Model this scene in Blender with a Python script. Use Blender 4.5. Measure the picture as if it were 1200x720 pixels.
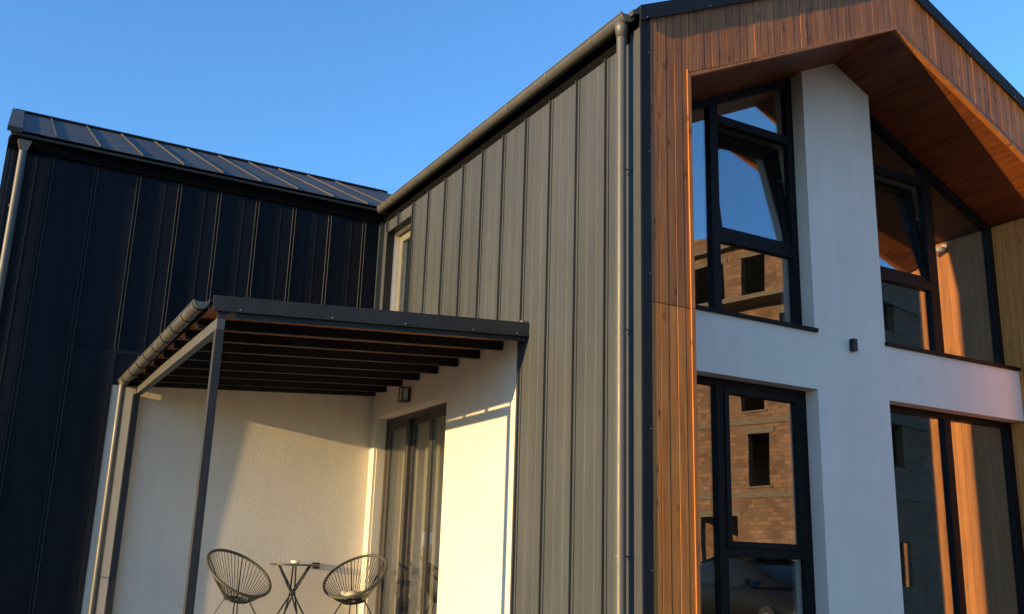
import bpy, math, random
from mathutils import Vector, Matrix
random.seed(7)
sc = bpy.context.scene
for o in list(bpy.data.objects): bpy.data.objects.remove(o)

# ------------------------------------------------------------------ camera
cam_d = bpy.data.cameras.new('camera'); cam = bpy.data.objects.new('camera', cam_d)
sc.collection.objects.link(cam); sc.camera = cam
C = Vector((-4.7091, -6.3178, 1.0780))
R = Vector((0.871236, -0.489939, 0.030121)); U = Vector((-0.151832, -0.210625, 0.965704)); F = Vector((0.466792, 0.845930, 0.257893))
cam.matrix_world = Matrix(((R.x, U.x, -F.x, C.x), (R.y, U.y, -F.y, C.y), (R.z, U.z, -F.z, C.z), (0, 0, 0, 1)))
cam_d.sensor_width = 36; cam_d.sensor_fit = 'HORIZONTAL'; cam_d.lens = 1150.5 / 1200 * 36
cam_d.clip_start = 0.05; cam_d.clip_end = 6000

# ------------------------------------------------------------------ light
SUN = Vector((1.0, 0.100, -0.130)).normalized()          # travel direction of the sunlight
elev = math.asin(-SUN.z); rot = math.atan2(-SUN.x, -SUN.y)
w = bpy.data.worlds.new('World'); sc.world = w; w.use_nodes = True
wn = w.node_tree.nodes; wl = w.node_tree.links
sky = wn.new('ShaderNodeTexSky'); sky.sky_type = 'NISHITA'; sky.sun_disc = False
sky.sun_elevation = elev; sky.sun_rotation = rot
sky.altitude = 0; sky.air_density = 1.0; sky.dust_density = 0.0; sky.ozone_density = 4.5
wl.new(sky.outputs[0], wn['Background'].inputs[0]); wn['Background'].inputs[1].default_value = 0.15
sl = bpy.data.lights.new('sun', 'SUN'); sl.energy = 3.4; sl.angle = math.radians(0.55); sl.color = (0.90, 0.62, 0.27)
so = bpy.data.objects.new('sun', sl); sc.collection.objects.link(so)
so.location = (-30, -3, 6); so.rotation_euler = SUN.to_track_quat('-Z', 'Y').to_euler()
sc.view_settings.view_transform = 'Standard'; sc.view_settings.look = 'None'
sc.view_settings.exposure = 1.65; sc.view_settings.gamma = 1.0; sc.view_settings.use_curve_mapping = False

# ------------------------------------------------------------------ materials
def nt(name):
    m = bpy.data.materials.new(name); m.use_nodes = True
    return m, m.node_tree.nodes, m.node_tree.links, m.node_tree.nodes['Principled BSDF']
def N(n, t, **k):
    x = n.new(t)
    for a, b in k.items(): setattr(x, a, b)
    return x
def ramp(n, l, src, stops):
    r = n.new('ShaderNodeValToRGB'); cr = r.color_ramp
    while len(cr.elements) > len(stops): cr.elements.remove(cr.elements[-1])
    while len(cr.elements) < len(stops): cr.elements.new(0.5)
    for e, (p, c) in zip(cr.elements, stops): e.position = p; e.color = (*c, 1)
    l.new(src, r.inputs[0]); return r.outputs[0]
def noise(n, l, vec, scale, detail=4, rough=.55):
    x = n.new('ShaderNodeTexNoise'); x.inputs['Scale'].default_value = scale
    x.inputs['Detail'].default_value = detail; x.inputs['Roughness'].default_value = rough
    if vec is not None: l.new(vec, x.inputs['Vector'])
    return x.outputs['Fac']
def mapping(n, l, vec, scale):
    m = n.new('ShaderNodeMapping'); m.inputs['Scale'].default_value = scale; l.new(vec, m.inputs['Vector']); return m.outputs[0]
def obj_vec(n, l, jitter=True):
    tc = n.new('ShaderNodeTexCoord'); oi = n.new('ShaderNodeObjectInfo')
    if not jitter: return tc.outputs['Object'], oi
    mu = n.new('ShaderNodeVectorMath'); mu.operation = 'SCALE'; mu.inputs[0].default_value = (37.1, 53.7, 71.3)
    l.new(oi.outputs['Random'], mu.inputs['Scale'])
    ad = n.new('ShaderNodeVectorMath'); ad.operation = 'ADD'
    l.new(tc.outputs['Object'], ad.inputs[0]); l.new(mu.outputs[0], ad.inputs[1]); return ad.outputs[0], oi
def bump(n, l, h, strength, dist, p, prev=None):
    b = n.new('ShaderNodeBump'); b.inputs['Strength'].default_value = strength; b.inputs['Distance'].default_value = dist
    l.new(h, b.inputs['Height'])
    if prev is not None: l.new(prev, b.inputs['Normal'])
    if p is not None: l.new(b.outputs[0], p.inputs['Normal'])
    return b.outputs[0]
def math_(n, l, op, a, b):
    m = n.new('ShaderNodeMath'); m.operation = op
    for i, v in enumerate((a, b)):
        if isinstance(v, (int, float)): m.inputs[i].default_value = v
        else: l.new(v, m.inputs[i])
    return m.outputs[0]
def mixc(n, l, fac, a, b, mode='MIX'):
    m = n.new('ShaderNodeMix'); m.data_type = 'RGBA'; m.blend_type = mode
    for k, v in ((0, fac), (6, a), (7, b)):
        if isinstance(v, (int, float)): m.inputs[k].default_value = v
        elif isinstance(v, tuple): m.inputs[k].default_value = (*v, 1)
        else: l.new(v, m.inputs[k])
    return m.outputs[2]

def metal(name, lo, hi, rough=.5, metallic=0.0, grain=.25, oil=.12, spec=.5):
    m, n, l, p = nt(name); v, oi = obj_vec(n, l)
    big = noise(n, l, mapping(n, l, v, (1, 1, .25)), 2.2, 5)
    c = ramp(n, l, big, [(.3, lo), (.7, hi)])
    fine = noise(n, l, v, 420, 2, .6)
    c = mixc(n, l, grain, c, ramp(n, l, fine, [(.3, (.25,) * 3), (.7, (1.6,) * 3)]), 'MULTIPLY')
    c = mixc(n, l, 1.0, c, ramp(n, l, oi.outputs['Random'], [(0, (.90,) * 3), (1, (1.10,) * 3)]), 'MULTIPLY')
    st = noise(n, l, mapping(n, l, v, (1, 1, .03)), 9, 4)
    c = mixc(n, l, .5, c, ramp(n, l, st, [(.35, (.82,) * 3), (.65, (1.14,) * 3)]), 'MULTIPLY')
    l.new(c, p.inputs['Base Color']); p.inputs['Metallic'].default_value = metallic
    p.inputs['Specular IOR Level'].default_value = spec
    l.new(ramp(n, l, noise(n, l, v, 6, 4), [(.2, (rough - .08,) * 3), (.8, (rough + .1,) * 3)]), p.inputs['Roughness'])
    b = bump(n, l, noise(n, l, mapping(n, l, v, (1, 1, .35)), 3.0, 2), oil, .02, None)
    bump(n, l, fine, .06, .001, p, b)
    return m
M = {}
M['clad_grey'] = metal('sand_grey_metal', (.042, .047, .054), (.058, .064, .072), .55, 0, .45, .18, .3)
M['clad_dark'] = metal('shaded_wing_metal', (.0065, .0078, .012), (.010, .0115, .017), .45, 0, .15, .12, .08)  # same sheet as the grey cladding, darkened: the wing's shade is in this colour
M['sunlit_seam'] = metal('sunlit_seam_metal', (.055, .054, .053), (.072, .07, .068), .5, 0, .2, 0, .3)  # lighter than the wing panels: sunlight on the fin edges is in the colour
M['roof_dark'] = metal('anthracite_roof_metal', (.050, .050, .050), (.070, .068, .066), .55, .0, .15, .12, .15)
M['trim'] = metal('black_trim_metal', (.010, .011, .015), (.016, .018, .022), .5, 0, .15, .05, .15)
M['gutter'] = metal('grey_gutter_metal', (.070, .070, .068), (.095, .094, .090), .45, .1, .12, 0)
M['post'] = metal('anthracite_steel', (.034, .034, .036), (.046, .046, .048), .5, 0, .1, 0, .15)
M['frame'] = metal('dark_brown_frame', (.008, .007, .0075), (.013, .0115, .012), .45, 0, .1, 0, .12)
M['doorframe'] = metal('brown_door_frame', (.030, .026, .023), (.042, .037, .033), .35, 0, .1, 0)
M['beam'] = metal('beige_grey_steel', (.085, .083, .078), (.105, .102, .096), .45, .1, .1, 0)

def wood(name, axis, dark, mid, light, rough=.5, flat='y'):
    m, n, l, p = nt(name); v, oi = obj_vec(n, l)
    st = [1, 1, 1]; st['xyz'.index(axis)] = .045
    g = noise(n, l, mapping(n, l, v, tuple(st)), 55, 6, .65)
    st2 = [1, 1, 1]; st2['xyz'.index(axis)] = .12
    g2 = noise(n, l, mapping(n, l, v, tuple(st2)), 14, 4)
    c = ramp(n, l, math_(n, l, 'ADD', math_(n, l, 'MULTIPLY', g, .6), math_(n, l, 'MULTIPLY', g2, .4)), [(.30, dark), (.46, mid), (.66, light)])
    st3 = [1, 1, 1]; st3['xyz'.index(axis)] = .42; st3['xyz'.index(flat)] = 0
    vo = n.new('ShaderNodeTexVoronoi'); vo.inputs['Scale'].default_value = 9.5; l.new(mapping(n, l, v, tuple(st3)), vo.inputs['Vector'])
    k = ramp(n, l, vo.outputs['Distance'], [(.0, (.36, .31, .28)), (.08, (.42, .37, .33)), (.13, (.78, .76, .74)), (.22, (1,) * 3)])
    c = mixc(n, l, 1.0, c, k, 'MULTIPLY')
    rr = ramp(n, l, oi.outputs['Random'], [(0, (.80, .78, .76)), (.35, (.95, .93, .92)), (.7, (1.05, 1.05, 1.0)), (1, (1.22, 1.2, 1.1))])
    c = mixc(n, l, 1.0, c, rr, 'MULTIPLY')
    l.new(c, p.inputs['Base Color'])
    l.new(ramp(n, l, g, [(.3, (rough + .12,) * 3), (.7, (rough - .05,) * 3)]), p.inputs['Roughness'])
    p.inputs['Specular IOR Level'].default_value = .35
    bump(n, l, g, .25, .002, p)
    return m
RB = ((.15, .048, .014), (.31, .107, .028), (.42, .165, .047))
M['wood_z'] = wood('stained_larch', 'z', *RB)
M['wood_zl'] = wood('amber_stained_larch', 'z', (.18, .056, .012), (.38, .130, .026), (.52, .20, .044))
M['wood_y'] = wood('shaded_soffit_larch', 'y', (.050, .0105, .003), (.12, .030, .006), (.19, .055, .011), .5, 'z')  # darker than the front larch: shade of the recess is put into the colour
M['wood_j'] = wood('jamb_larch', 'z', (.26, .085, .02), (.50, .180, .042), (.64, .26, .07), .5, 'x')
M['deck'] = wood('canopy_deck_wood', 'y', (.20, .065, .028), (.40, .15, .065), (.52, .22, .10), .5, 'z')

def plaster(name, col, grain=1.0):
    m, n, l, p = nt(name); tc = n.new('ShaderNodeTexCoord'); v = tc.outputs['Object']
    a = noise(n, l, v, 1.3, 5); b = noise(n, l, mapping(n, l, v, (1.5, 1.5, .2)), 5, 4)
    c = ramp(n, l, math_(n, l, 'ADD', math_(n, l, 'MULTIPLY', a, .6), math_(n, l, 'MULTIPLY', b, .4)),
             [(.3, tuple(x * .90 for x in col)), (.6, col)])
    l.new(c, p.inputs['Base Color']); p.inputs['Roughness'].default_value = .9; p.inputs['Specular IOR Level'].default_value = .15
    f = noise(n, l, v, 190, 3, .6); g = noise(n, l, v, 45, 3, .6)
    bb = bump(n, l, g, .40 * grain, .006, None); bump(n, l, f, .45 * grain, .0025, p, bb)
    return m
M['plaster'] = plaster('white_render', (.86, .74, .65))
M['plaster2'] = plaster('patio_render', (.65, .60, .52), 1.1)
M['inner'] = plaster('interior_paint', (.42, .41, .39), .1)
def simple(name, col, rough=.6, spec=.4, metallic=0, var=.15):
    m, n, l, p = nt(name); v, oi = obj_vec(n, l)
    c = ramp(n, l, noise(n, l, v, 9, 5), [(.3, tuple(x * (1 - var) for x in col)), (.7, tuple(min(1, x * (1 + var)) for x in col))])
    l.new(c, p.inputs['Base Color']); p.inputs['Roughness'].default_value = rough
    p.inputs['Specular IOR Level'].default_value = spec; p.inputs['Metallic'].default_value = metallic
    return m
M['cord'] = simple('olive_grey_cord', (.062, .058, .045), .6)
M['rod'] = simple('black_painted_steel', (.02, .02, .02), .4)
M['tabletop'] = simple('smoked_glass_top', (.06, .06, .055), .2)
M['black'] = simple('black_plastic', (.015, .015, .017), .45)
M['white'] = simple('white_plastic', (.75, .75, .74), .4)
M['concrete'] = simple('grey_concrete', (.15, .115, .085), .9, .2, 0, .25)
M['pvc'] = simple('grey_window_frame', (.16, .155, .14), .45)
M['screw'] = simple('zinc_screw', (.5, .5, .5), .3, .5, .8)
M['floorwood'] = wood('oak_floor', 'y', (.16, .10, .06), (.26, .17, .10), (.34, .23, .14))
M['curtain'] = simple('linen_curtain', (.36, .335, .28), .95, .1)
M['yellow'] = simple('dried_yellow_flower', (.62, .50, .14), .9, .1)
M['stem'] = simple('dry_stem', (.38, .30, .14), .9, .1)
M['lampglass'] = simple('frosted_lamp_glass', (.45, .44, .42), .3)
M['carpaint'] = simple('black_car_paint', (.010, .009, .008), .35, .1)
M['carglass'] = simple('dark_car_glass', (.01, .010, .009), .15, .15)
M['tyre'] = simple('tyre_rubber', (.015, .015, .015), .8)
M['tail'] = simple('red_tail_lamp', (.25, .01, .01), .2)
M['blackvoid'] = simple('dark_lining', (.004, .004, .005), .9, .03)

def glass(name, base, tint):
    m, n, l, p = nt(name); n.remove(p); out = n['Material Output']
    g = n.new('ShaderNodeBsdfGlossy'); g.inputs['Roughness'].default_value = 0.0; g.inputs['Color'].default_value = (.93, .96, 1, 1)
    t = n.new('ShaderNodeBsdfTransparent'); t.inputs['Color'].default_value = (*tint, 1)
    lw = n.new('ShaderNodeLayerWeight'); lw.inputs['Blend'].default_value = .5
    pw = math_(n, l, 'POWER', lw.outputs['Facing'], 4.0)
    fac = math_(n, l, 'ADD', math_(n, l, 'MULTIPLY', pw, 1 - base), base)
    tc = n.new('ShaderNodeTexCoord')
    b = n.new('ShaderNodeBump'); b.inputs['Strength'].default_value = .05; b.inputs['Distance'].default_value = .01
    l.new(noise(n, l, tc.outputs['Object'], 1.6, 1), b.inputs['Height']); l.new(b.outputs[0], g.inputs['Normal'])
    mx = n.new('ShaderNodeMixShader'); l.new(fac, mx.inputs[0]); l.new(t.outputs[0], mx.inputs[1]); l.new(g.outputs[0], mx.inputs[2])
    l.new(mx.outputs[0], out.inputs[0]); return m
M['glass'] = glass('coated_glass', .28, (.80, .84, .82))
M['glass_door'] = glass('door_glass', .18, (.85, .86, .84))

def brick():
    m, n, l, p = nt('hollow_clay_brick'); tc = n.new('ShaderNodeTexCoord')
    uv = n.new('ShaderNodeSeparateXYZ'); l.new(tc.outputs['Object'], uv.inputs[0])
    cx = n.new('ShaderNodeCombineXYZ'); l.new(math_(n, l, 'ADD', uv.outputs[0], uv.outputs[1]), cx.inputs[0]); l.new(uv.outputs[2], cx.inputs[1])
    b = n.new('ShaderNodeTexBrick'); l.new(cx.outputs[0], b.inputs['Vector']); b.inputs['Scale'].default_value = 1
    b.inputs['Brick Width'].default_value = .31; b.inputs['Row Height'].default_value = .155; b.inputs['Mortar Size'].default_value = .012
    b.inputs['Color1'].default_value = (.29, .145, .075, 1); b.inputs['Color2'].default_value = (.15, .073, .040, 1); b.inputs['Mortar'].default_value = (.11, .085, .06, 1)
    c = mixc(n, l, .6, b.outputs[0], ramp(n, l, noise(n, l, tc.outputs['Object'], .9, 8, .7), [(.3, (.35, .33, .33)), (.7, (1.2, 1.2, 1.2))]), 'MULTIPLY')
    l.new(c, p.inputs['Base Color']); p.inputs['Roughness'].default_value = .9
    bump(n, l, b.outputs['Fac'], -.5, .01, p); return m
M['brick'] = brick()
def ground():
    m, n, l, p = nt('gravelly_lawn'); tc = n.new('ShaderNodeTexCoord'); v = tc.outputs['Object']
    a = noise(n, l, v, .25, 8); f = noise(n, l, v, 18, 6)
    c = mixc(n, l, a, ramp(n, l, f, [(.3, (.03, .036, .016)), (.7, (.07, .085, .035))]), ramp(n, l, f, [(.3, (.06, .052, .042)), (.7, (.13, .115, .095))]))
    l.new(c, p.inputs['Base Color']); p.inputs['Roughness'].default_value = .95; bump(n, l, f, .6, .03, p); return m
M['ground'] = ground()
def paving():
    m, n, l, p = nt('patio_slab'); v, oi = obj_vec(n, l)
    c = ramp(n, l, noise(n, l, v, 8, 6), [(.3, (.24, .22, .20)), (.7, (.34, .32, .29))]); l.new(c, p.inputs['Base Color'])
    p.inputs['Roughness'].default_value = .8; bump(n, l, noise(n, l, v, 60, 4), .2, .004, p); return m
M['paving'] = paving()

# ------------------------------------------------------------------ helpers
WORLD = {}
def empty(name, loc, label=None, cat=None, group=None, rz=0):
    o = bpy.data.objects.new(name, None); sc.collection.objects.link(o); o.location = loc; o.rotation_euler = (0, 0, rz)
    o.empty_display_size = .2; WORLD[o.name] = Vector(loc)
    if label: o['label'] = label; o['category'] = cat
    if group: o['group'] = group
    return o
def mesh(name, verts, faces, mat, parent=None, smooth=False, local=False, bevel=0):
    vs = [Vector(v) for v in verts]
    lo = Vector([min(v[i] for v in vs) for i in range(3)]); hi = Vector([max(v[i] for v in vs) for i in range(3)])
    c = (lo + hi) / 2
    me = bpy.data.meshes.new(name); me.from_pydata([v - c for v in vs], [], faces)
    me.validate(); me.update()
    if smooth:
        for p in me.polygons: p.use_smooth = True
    me.materials.append(M[mat] if isinstance(mat, str) else mat)
    o = bpy.data.objects.new(name, me); sc.collection.objects.link(o)
    if parent is not None:
        o.parent = parent
        o.location = c if local else c - WORLD[parent.name]
        WORLD[o.name] = c if not local else WORLD[parent.name]
        if local: WORLD[o.name] = c
    else:
        o.location = c; WORLD[o.name] = c
    if bevel:
        b = o.modifiers.new('bevel', 'BEVEL'); b.width = bevel; b.segments = 2; b.limit_method = 'ANGLE'
    return o
class MB:
    def __init__(s): s.v = []; s.f = []
    def add(s, v, f):
        k = len(s.v); s.v += [Vector(x) for x in v]; s.f += [tuple(i + k for i in q) for q in f]; return s
    def box(s, x0, x1, y0, y1, z0, z1):
        return s.add([(x0, y0, z0), (x1, y0, z0), (x1, y1, z0), (x0, y1, z0), (x0, y0, z1), (x1, y0, z1), (x1, y1, z1), (x0, y1, z1)],
              [(0, 3, 2, 1), (4, 5, 6, 7), (0, 1, 5, 4), (1, 2, 6, 5), (2, 3, 7, 6), (3, 0, 4, 7)])
    def prism(s, poly, axis, a0, a1):
        # poly: 2D points in the plane of the two other axes (cyclic order), extruded along axis
        n = len(poly)
        def P(q, a): return {'x': (a, q[0], q[1]), 'y': (q[0], a, q[1]), 'z': (q[0], q[1], a)}[axis]
        v = [P(q, a0) for q in poly] + [P(q, a1) for q in poly]
        f = [tuple(range(n)), tuple(range(2 * n - 1, n - 1, -1))] + [(i, i + n, (i + 1) % n + n, (i + 1) % n) for i in range(n)]
        return s.add(v, f)
    def sweep(s, prof, o, t, h, L):
        n = len(prof); o, t, h, L = Vector(o), Vector(t), Vector(h), Vector(L)
        v = [o + t * a + h * b for a, b in prof] + [o + t * a + h * b + L for a, b in prof]
        return s.add(v, [tuple(range(n)), tuple(range(2 * n - 1, n - 1, -1))] + [(i, i + n, (i + 1) % n + n, (i + 1) % n) for i in range(n)])
    def tube(s, pts, r, seg=10, closed=False, cap=True):
        pts = [Vector(p) for p in pts]; n = len(pts); rs = r if isinstance(r, (list, tuple)) else [r] * n
        rings = []; prev = None
        for i, p in enumerate(pts):
            if closed: d = pts[(i + 1) % n] - pts[i - 1]
            else: d = pts[min(i + 1, n - 1)] - pts[max(i - 1, 0)]
            d.normalize()
            a = prev if prev is not None else (Vector((0, 0, 1)) if abs(d.z) < .9 else Vector((1, 0, 0)))
            a = (a - d * a.dot(d)).normalized(); prev = a; b = d.cross(a)
            rings.append([p + (a * math.cos(2 * math.pi * k / seg) + b * math.sin(2 * math.pi * k / seg)) * rs[i] for k in range(seg)])
        v = [q for rg in rings for q in rg]; f = []
        for i in range(n if closed else n - 1):
            j = (i + 1) % n
            for k in range(seg): f.append((i * seg + k, i * seg + (k + 1) % seg, j * seg + (k + 1) % seg, j * seg + k))
        if cap and not closed: f += [tuple(range(seg - 1, -1, -1)), tuple((n - 1) * seg + k for k in range(seg))]
        return s.add(v, f)
    def lathe(s, prof, c, seg=24):
        c = Vector(c); v = []; f = []
        for r, z in prof: v += [c + Vector((r * math.cos(2 * math.pi * k / seg), r * math.sin(2 * math.pi * k / seg), z)) for k in range(seg)]
        for i in range(len(prof) - 1):
            for k in range(seg): f.append((i * seg + k, i * seg + (k + 1) % seg, (i + 1) * seg + (k + 1) % seg, (i + 1) * seg + k))
        f += [tuple(range(seg - 1, -1, -1)), tuple((len(prof) - 1) * seg + k for k in range(seg))]
        return s.add(v, f)
    def build(s, name, mat, parent=None, **k): return mesh(name, s.v, s.f, mat, parent, **k)
def holed(u0, u1, z0, z1, holes, d0, d1, axis):
    """a wall sheet with rectangular openings; u along x (axis 'y' thickness) or along y (axis 'x' thickness)"""
    us = sorted({u0, u1, *[h[0] for h in holes], *[h[1] for h in holes]}); zs = sorted({z0, z1, *[h[2] for h in holes], *[h[3] for h in holes]})
    us = [u for u in us if u0 <= u <= u1]; zs = [z for z in zs if z0 <= z <= z1]
    def solid(i, j):
        if not (0 <= i < len(us) - 1 and 0 <= j < len(zs) - 1): return False
        cu, cz = (us[i] + us[i + 1]) / 2, (zs[j] + zs[j + 1]) / 2
        return not any(h[0] < cu < h[1] and h[2] < cz < h[3] for h in holes)
    P = (lambda u, d, z: (u, d, z)) if axis == 'y' else (lambda u, d, z: (d, u, z))
    m = MB()
    for i in range(len(us) - 1):
        for j in range(len(zs) - 1):
            if not solid(i, j): continue
            a, b, c, e = us[i], us[i + 1], zs[j], zs[j + 1]
            for d in (d0, d1): m.add([P(a, d, c), P(b, d, c), P(b, d, e), P(a, d, e)], [(0, 1, 2, 3)])
            for (ni, nj, q) in ((i - 1, j, ((a, c), (a, e))), (i + 1, j, ((b, c), (b, e))), (i, j - 1, ((a, c), (b, c))), (i, j + 1, ((a, e), (b, e)))):
                if not solid(ni, nj):
                    (p0, q0), (p1, q1) = q
                    m.add([P(p0, d0, q0), P(p1, d0, q1), P(p1, d1, q1), P(p0, d1, q0)], [(0, 1, 2, 3)])
    return m

# ------------------------------------------------------------------ dimensions
FL = .34                                   # patio and ground-floor level
XA, W0, W1 = 3.394, .552, 6.250            # ridge line, recess from W0 to W1
XR = 2 * XA                                # right outer face
S = .484; CS = 1 / math.hypot(1, S)
ZAP = 6.830                                # apex of the recess soffit
D = .86; GY = 1.03                         # white wall plane, window frame plane
C1, C2 = 2.872, 3.935                      # white column
L = 6.0                                    # plane of the dark wing
soff = lambda x: ZAP - S * abs(x - XA)
trimb = lambda x: 5.838 + S * (XA - abs(x - XA))
trimt = lambda x: trimb(x) + .125

# ------------------------------------------------------------------ ground
g = MB().add([(-2000, -2000, 0), (2000, -2000, 0), (2000, 2000, 0), (-2000, 2000, 0)], [(0, 1, 2, 3)]).build('ground', 'ground'); g['kind'] = 'structure'
pf = MB().box(-3.6, -.03, 1.5, 5.995, -.1, FL - .03).build('patio_floor', 'concrete'); pf['kind'] = 'structure'
for i in range(6):
    for j in range(8):
        x = -3.6 + i * .595; y = 1.5 + j * .5605
        MB().box(x + .003, x + .592, y + .003, y + .5575, FL - .03, FL).build('paving_slab', 'paving', pf)

# ------------------------------------------------------------------ house
H = empty('house', (0, 0, 0), 'L-shaped modern house with timber framed gable, grey metal cladding and dark side wing', 'house')
def part(mb, name, mat, parent=H, **k): return mb.build(name, mat, parent, **k)

# side wall core with openings
DOOR = (3.675, 5.829, FL, 2.95); SWIN = (4.965, 5.86, 4.12, 5.548)
core = holed(.03, 6.02, .0, 5.80, [DOOR, SWIN], .035, .28, 'x')
wallp = part(core, 'side_wall', 'blackvoid')
# plaster skin of the patio wall round the door, slightly proud
part(holed(2.062, 5.998, FL, 3.40, [DOOR], .0, .034, 'x'), 'patio_wall', 'plaster2')
rv = MB()   # plaster reveals of the door
y0, y1, z0, z1 = DOOR
rv.box(.0355, .20, y1 - .012, y1 - .0, z0, z1 - .012).box(.0355, .20, y0, y0 + .012, z0, z1 - .012).box(.0355, .20, y0, y1, z1 - .012, z1)
part(rv, 'door_reveal', 'plaster2')
# grey standing seam cladding on the side
def pan_profile(wd):
    q = [(0, 0), (0, .030), (.009, .030), (.009, .004), (.036, .004), (.036, .009), (.044, .009), (.044, 0)]
    for c in (wd * .37, wd * .69): q += [(c - .010, 0), (c - .003, .0026), (c + .003, .0026), (c + .010, 0)]
    return q + [(wd, 0), (wd, -.006), (0, -.006)]
GC = part(MB().box(.004, .034, .15, 2.058, .05, 5.70), 'grey_cladding', 'clad_grey')
seams = [.53 + .4935 * k for k in range(12)]
PT = 5.705
def gpanel(ya, yb, za, zb): return MB().sweep(pan_profile(yb - ya - .001), (0, yb, za), (0, -1, 0), (-1, 0, 0), (0, 0, zb - za)).build('panel', 'clad_grey', GC)
# the seam of a panel sits on its far edge
edges = [.15] + seams
for a, b in zip(edges[:-1], edges[1:]):
    if b < 2.1: gpanel(a, b, .06, PT)
    elif b < 5.0: gpanel(a, b, 3.42, PT)
    else:
        b = min(b, 5.86)
        if b - a > .1: gpanel(a, b, 5.552, PT); gpanel(a, b, 3.42, 4.115)
part(MB().box(-.004, .034, 5.865, 5.975, 3.42, PT), 'corner_strip', 'clad_grey')
part(MB().box(.004, .0338, 2.062, 4.96, 3.41, 5.70).box(.004, .0338, 4.96, 5.864, 5.55, 5.70).box(.004, .0338, 4.96, 5.864, 3.41, 4.11), 'cladding_backing', 'clad_grey')
part(MB().box(-.010, .034, .0, .148, .05, 5.78), 'corner_flashing', 'clad_grey')
part(MB().box(-.012, .034, 2.038, 2.060, .05, 3.4), 'end_flashing', 'clad_grey')
part(MB().box(-.002, .034, .15, 5.99, 5.706, 5.83), 'eaves_board', 'blackvoid')  # near-black colour puts the shade under the eaves into the board

# small side window
sw = empty('window', (.18, 5.41, 4.12)); sw.parent = H
ya, yb, za, zb = SWIN
fr = MB().box(-.006, .10, yb - .012, yb + .006, za, zb).box(-.006, .10, ya - .004, ya + .010, za, zb).box(-.006, .10, ya, yb, zb - .014, zb + .004)
part(fr, 'window_lining', 'trim', sw)
part(MB().box(.10, .26, yb - .010, yb + .002, za, zb), 'reveal', 'plaster2', sw); part(MB().box(.10, .26, ya - .002, ya + .012, za, zb - .012), 'reveal', 'plaster2', sw)
part(MB().box(.10, .26, ya, yb, zb - .012, zb), 'head', 'plaster2', sw)
f = MB(); b = .065
f.box(.19, .25, ya + .012, yb - .010, zb - .08, zb - .012).box(.19, .25, ya + .012, yb - .010, za, za + .07)
f.box(.19, .25, ya + .012, ya + .012 + b, za + .07, zb - .08).box(.19, .25, yb - .010 - b, yb - .010, za + .07, zb - .08)
part(f, 'frame', 'pvc', sw, bevel=.004)
f = MB(); a0, a1 = ya + .012 + b - .01, yb - .010 - b + .01; c0, c1 = za + .06, zb - .07
f.box(.175, .235, a0, a0 + .07, c0, c1).box(.175, .235, a1 - .07, a1, c0, c1).box(.175, .235, a0 + .07, a1 - .07, c1 - .07, c1).box(.175, .235, a0 + .07, a1 - .07, c0, c0 + .07)
part(f, 'sash', 'pvc', sw, bevel=.004)
part(MB().box(.20, .21, a0 + .06, a1 - .06, c0 + .06, c1 - .06), 'pane', 'glass', sw)

# gable front: corner trim, boards, edge trims
part(MB().box(.0, .097, -.005, .03, .04, trimb(.05) + .03), 'corner_trim', 'trim')
part(MB().box(XR - .097, XR, -.005, .03, .04, trimb(.05) + .03), 'corner_trim', 'trim')
TS = part(MB().prism([(.03, .05), (W0 - .01, .05), (W0 - .01, soff(W0) + .02), (XA, ZAP + .02), (W1 + .01, soff(W1) + .02), (W1 + .01, .05), (XR - .03, .05), (XR - .03, trimb(.03)), (XA, trimb(XA)), (.03, trimb(.03))],
          'y', .022, .034), 'timber_surround', 'blackvoid')
bp = .0895; gap = .005
def board_poly(x0, x1, zb, zt):
    """zb, zt are functions of x; include the ridge kink"""
    xs = [x0, x1] if not (x0 < XA < x1) else [x0, XA, x1]
    return [(x, zb(x)) for x in xs] + [(x, zt(x)) for x in reversed(xs)]
def vboard(poly, y0, y1, mat, parent, dz=0):
    MB().prism(poly, 'y', y0, y1).build('board', mat, parent, bevel=.003)
x = .098; xe = XR - .098
while x < xe - .01:
    x1 = min(x + bp, xe); a, c = x + gap / 2, x1 - gap / 2; dy = random.uniform(-.0015, .0015)
    if a < W0 - .045:
        c2 = min(c, W0 - .044)
        vboard(board_poly(a, c2, lambda q: .05, lambda q: 3.258), dy, .021, 'wood_zl', TS)
        vboard(board_poly(a, c2, lambda q: 3.262, lambda q: trimb(q) + .02), dy, .021, 'wood_z', TS)
        if c > c2 + .01: vboard(board_poly(c2 + .001, c, lambda q: soff(q) + .065, lambda q: trimb(q) + .02), dy, .021, 'wood_z', TS)
    elif c > W1 + .045:
        a2 = max(a, W1 + .044)
        vboard(board_poly(a2, c, lambda q: .05, lambda q: 3.258), dy, .021, 'wood_zl', TS)
        vboard(board_poly(a2, c, lambda q: 3.262, lambda q: trimb(q) + .02), dy, .021, 'wood_z', TS)
    else:
        vboard(board_poly(a, c, lambda q: soff(q) + .034, lambda q: trimb(q) + .02), dy, .021, 'wood_z', TS)
    x += bp
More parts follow.
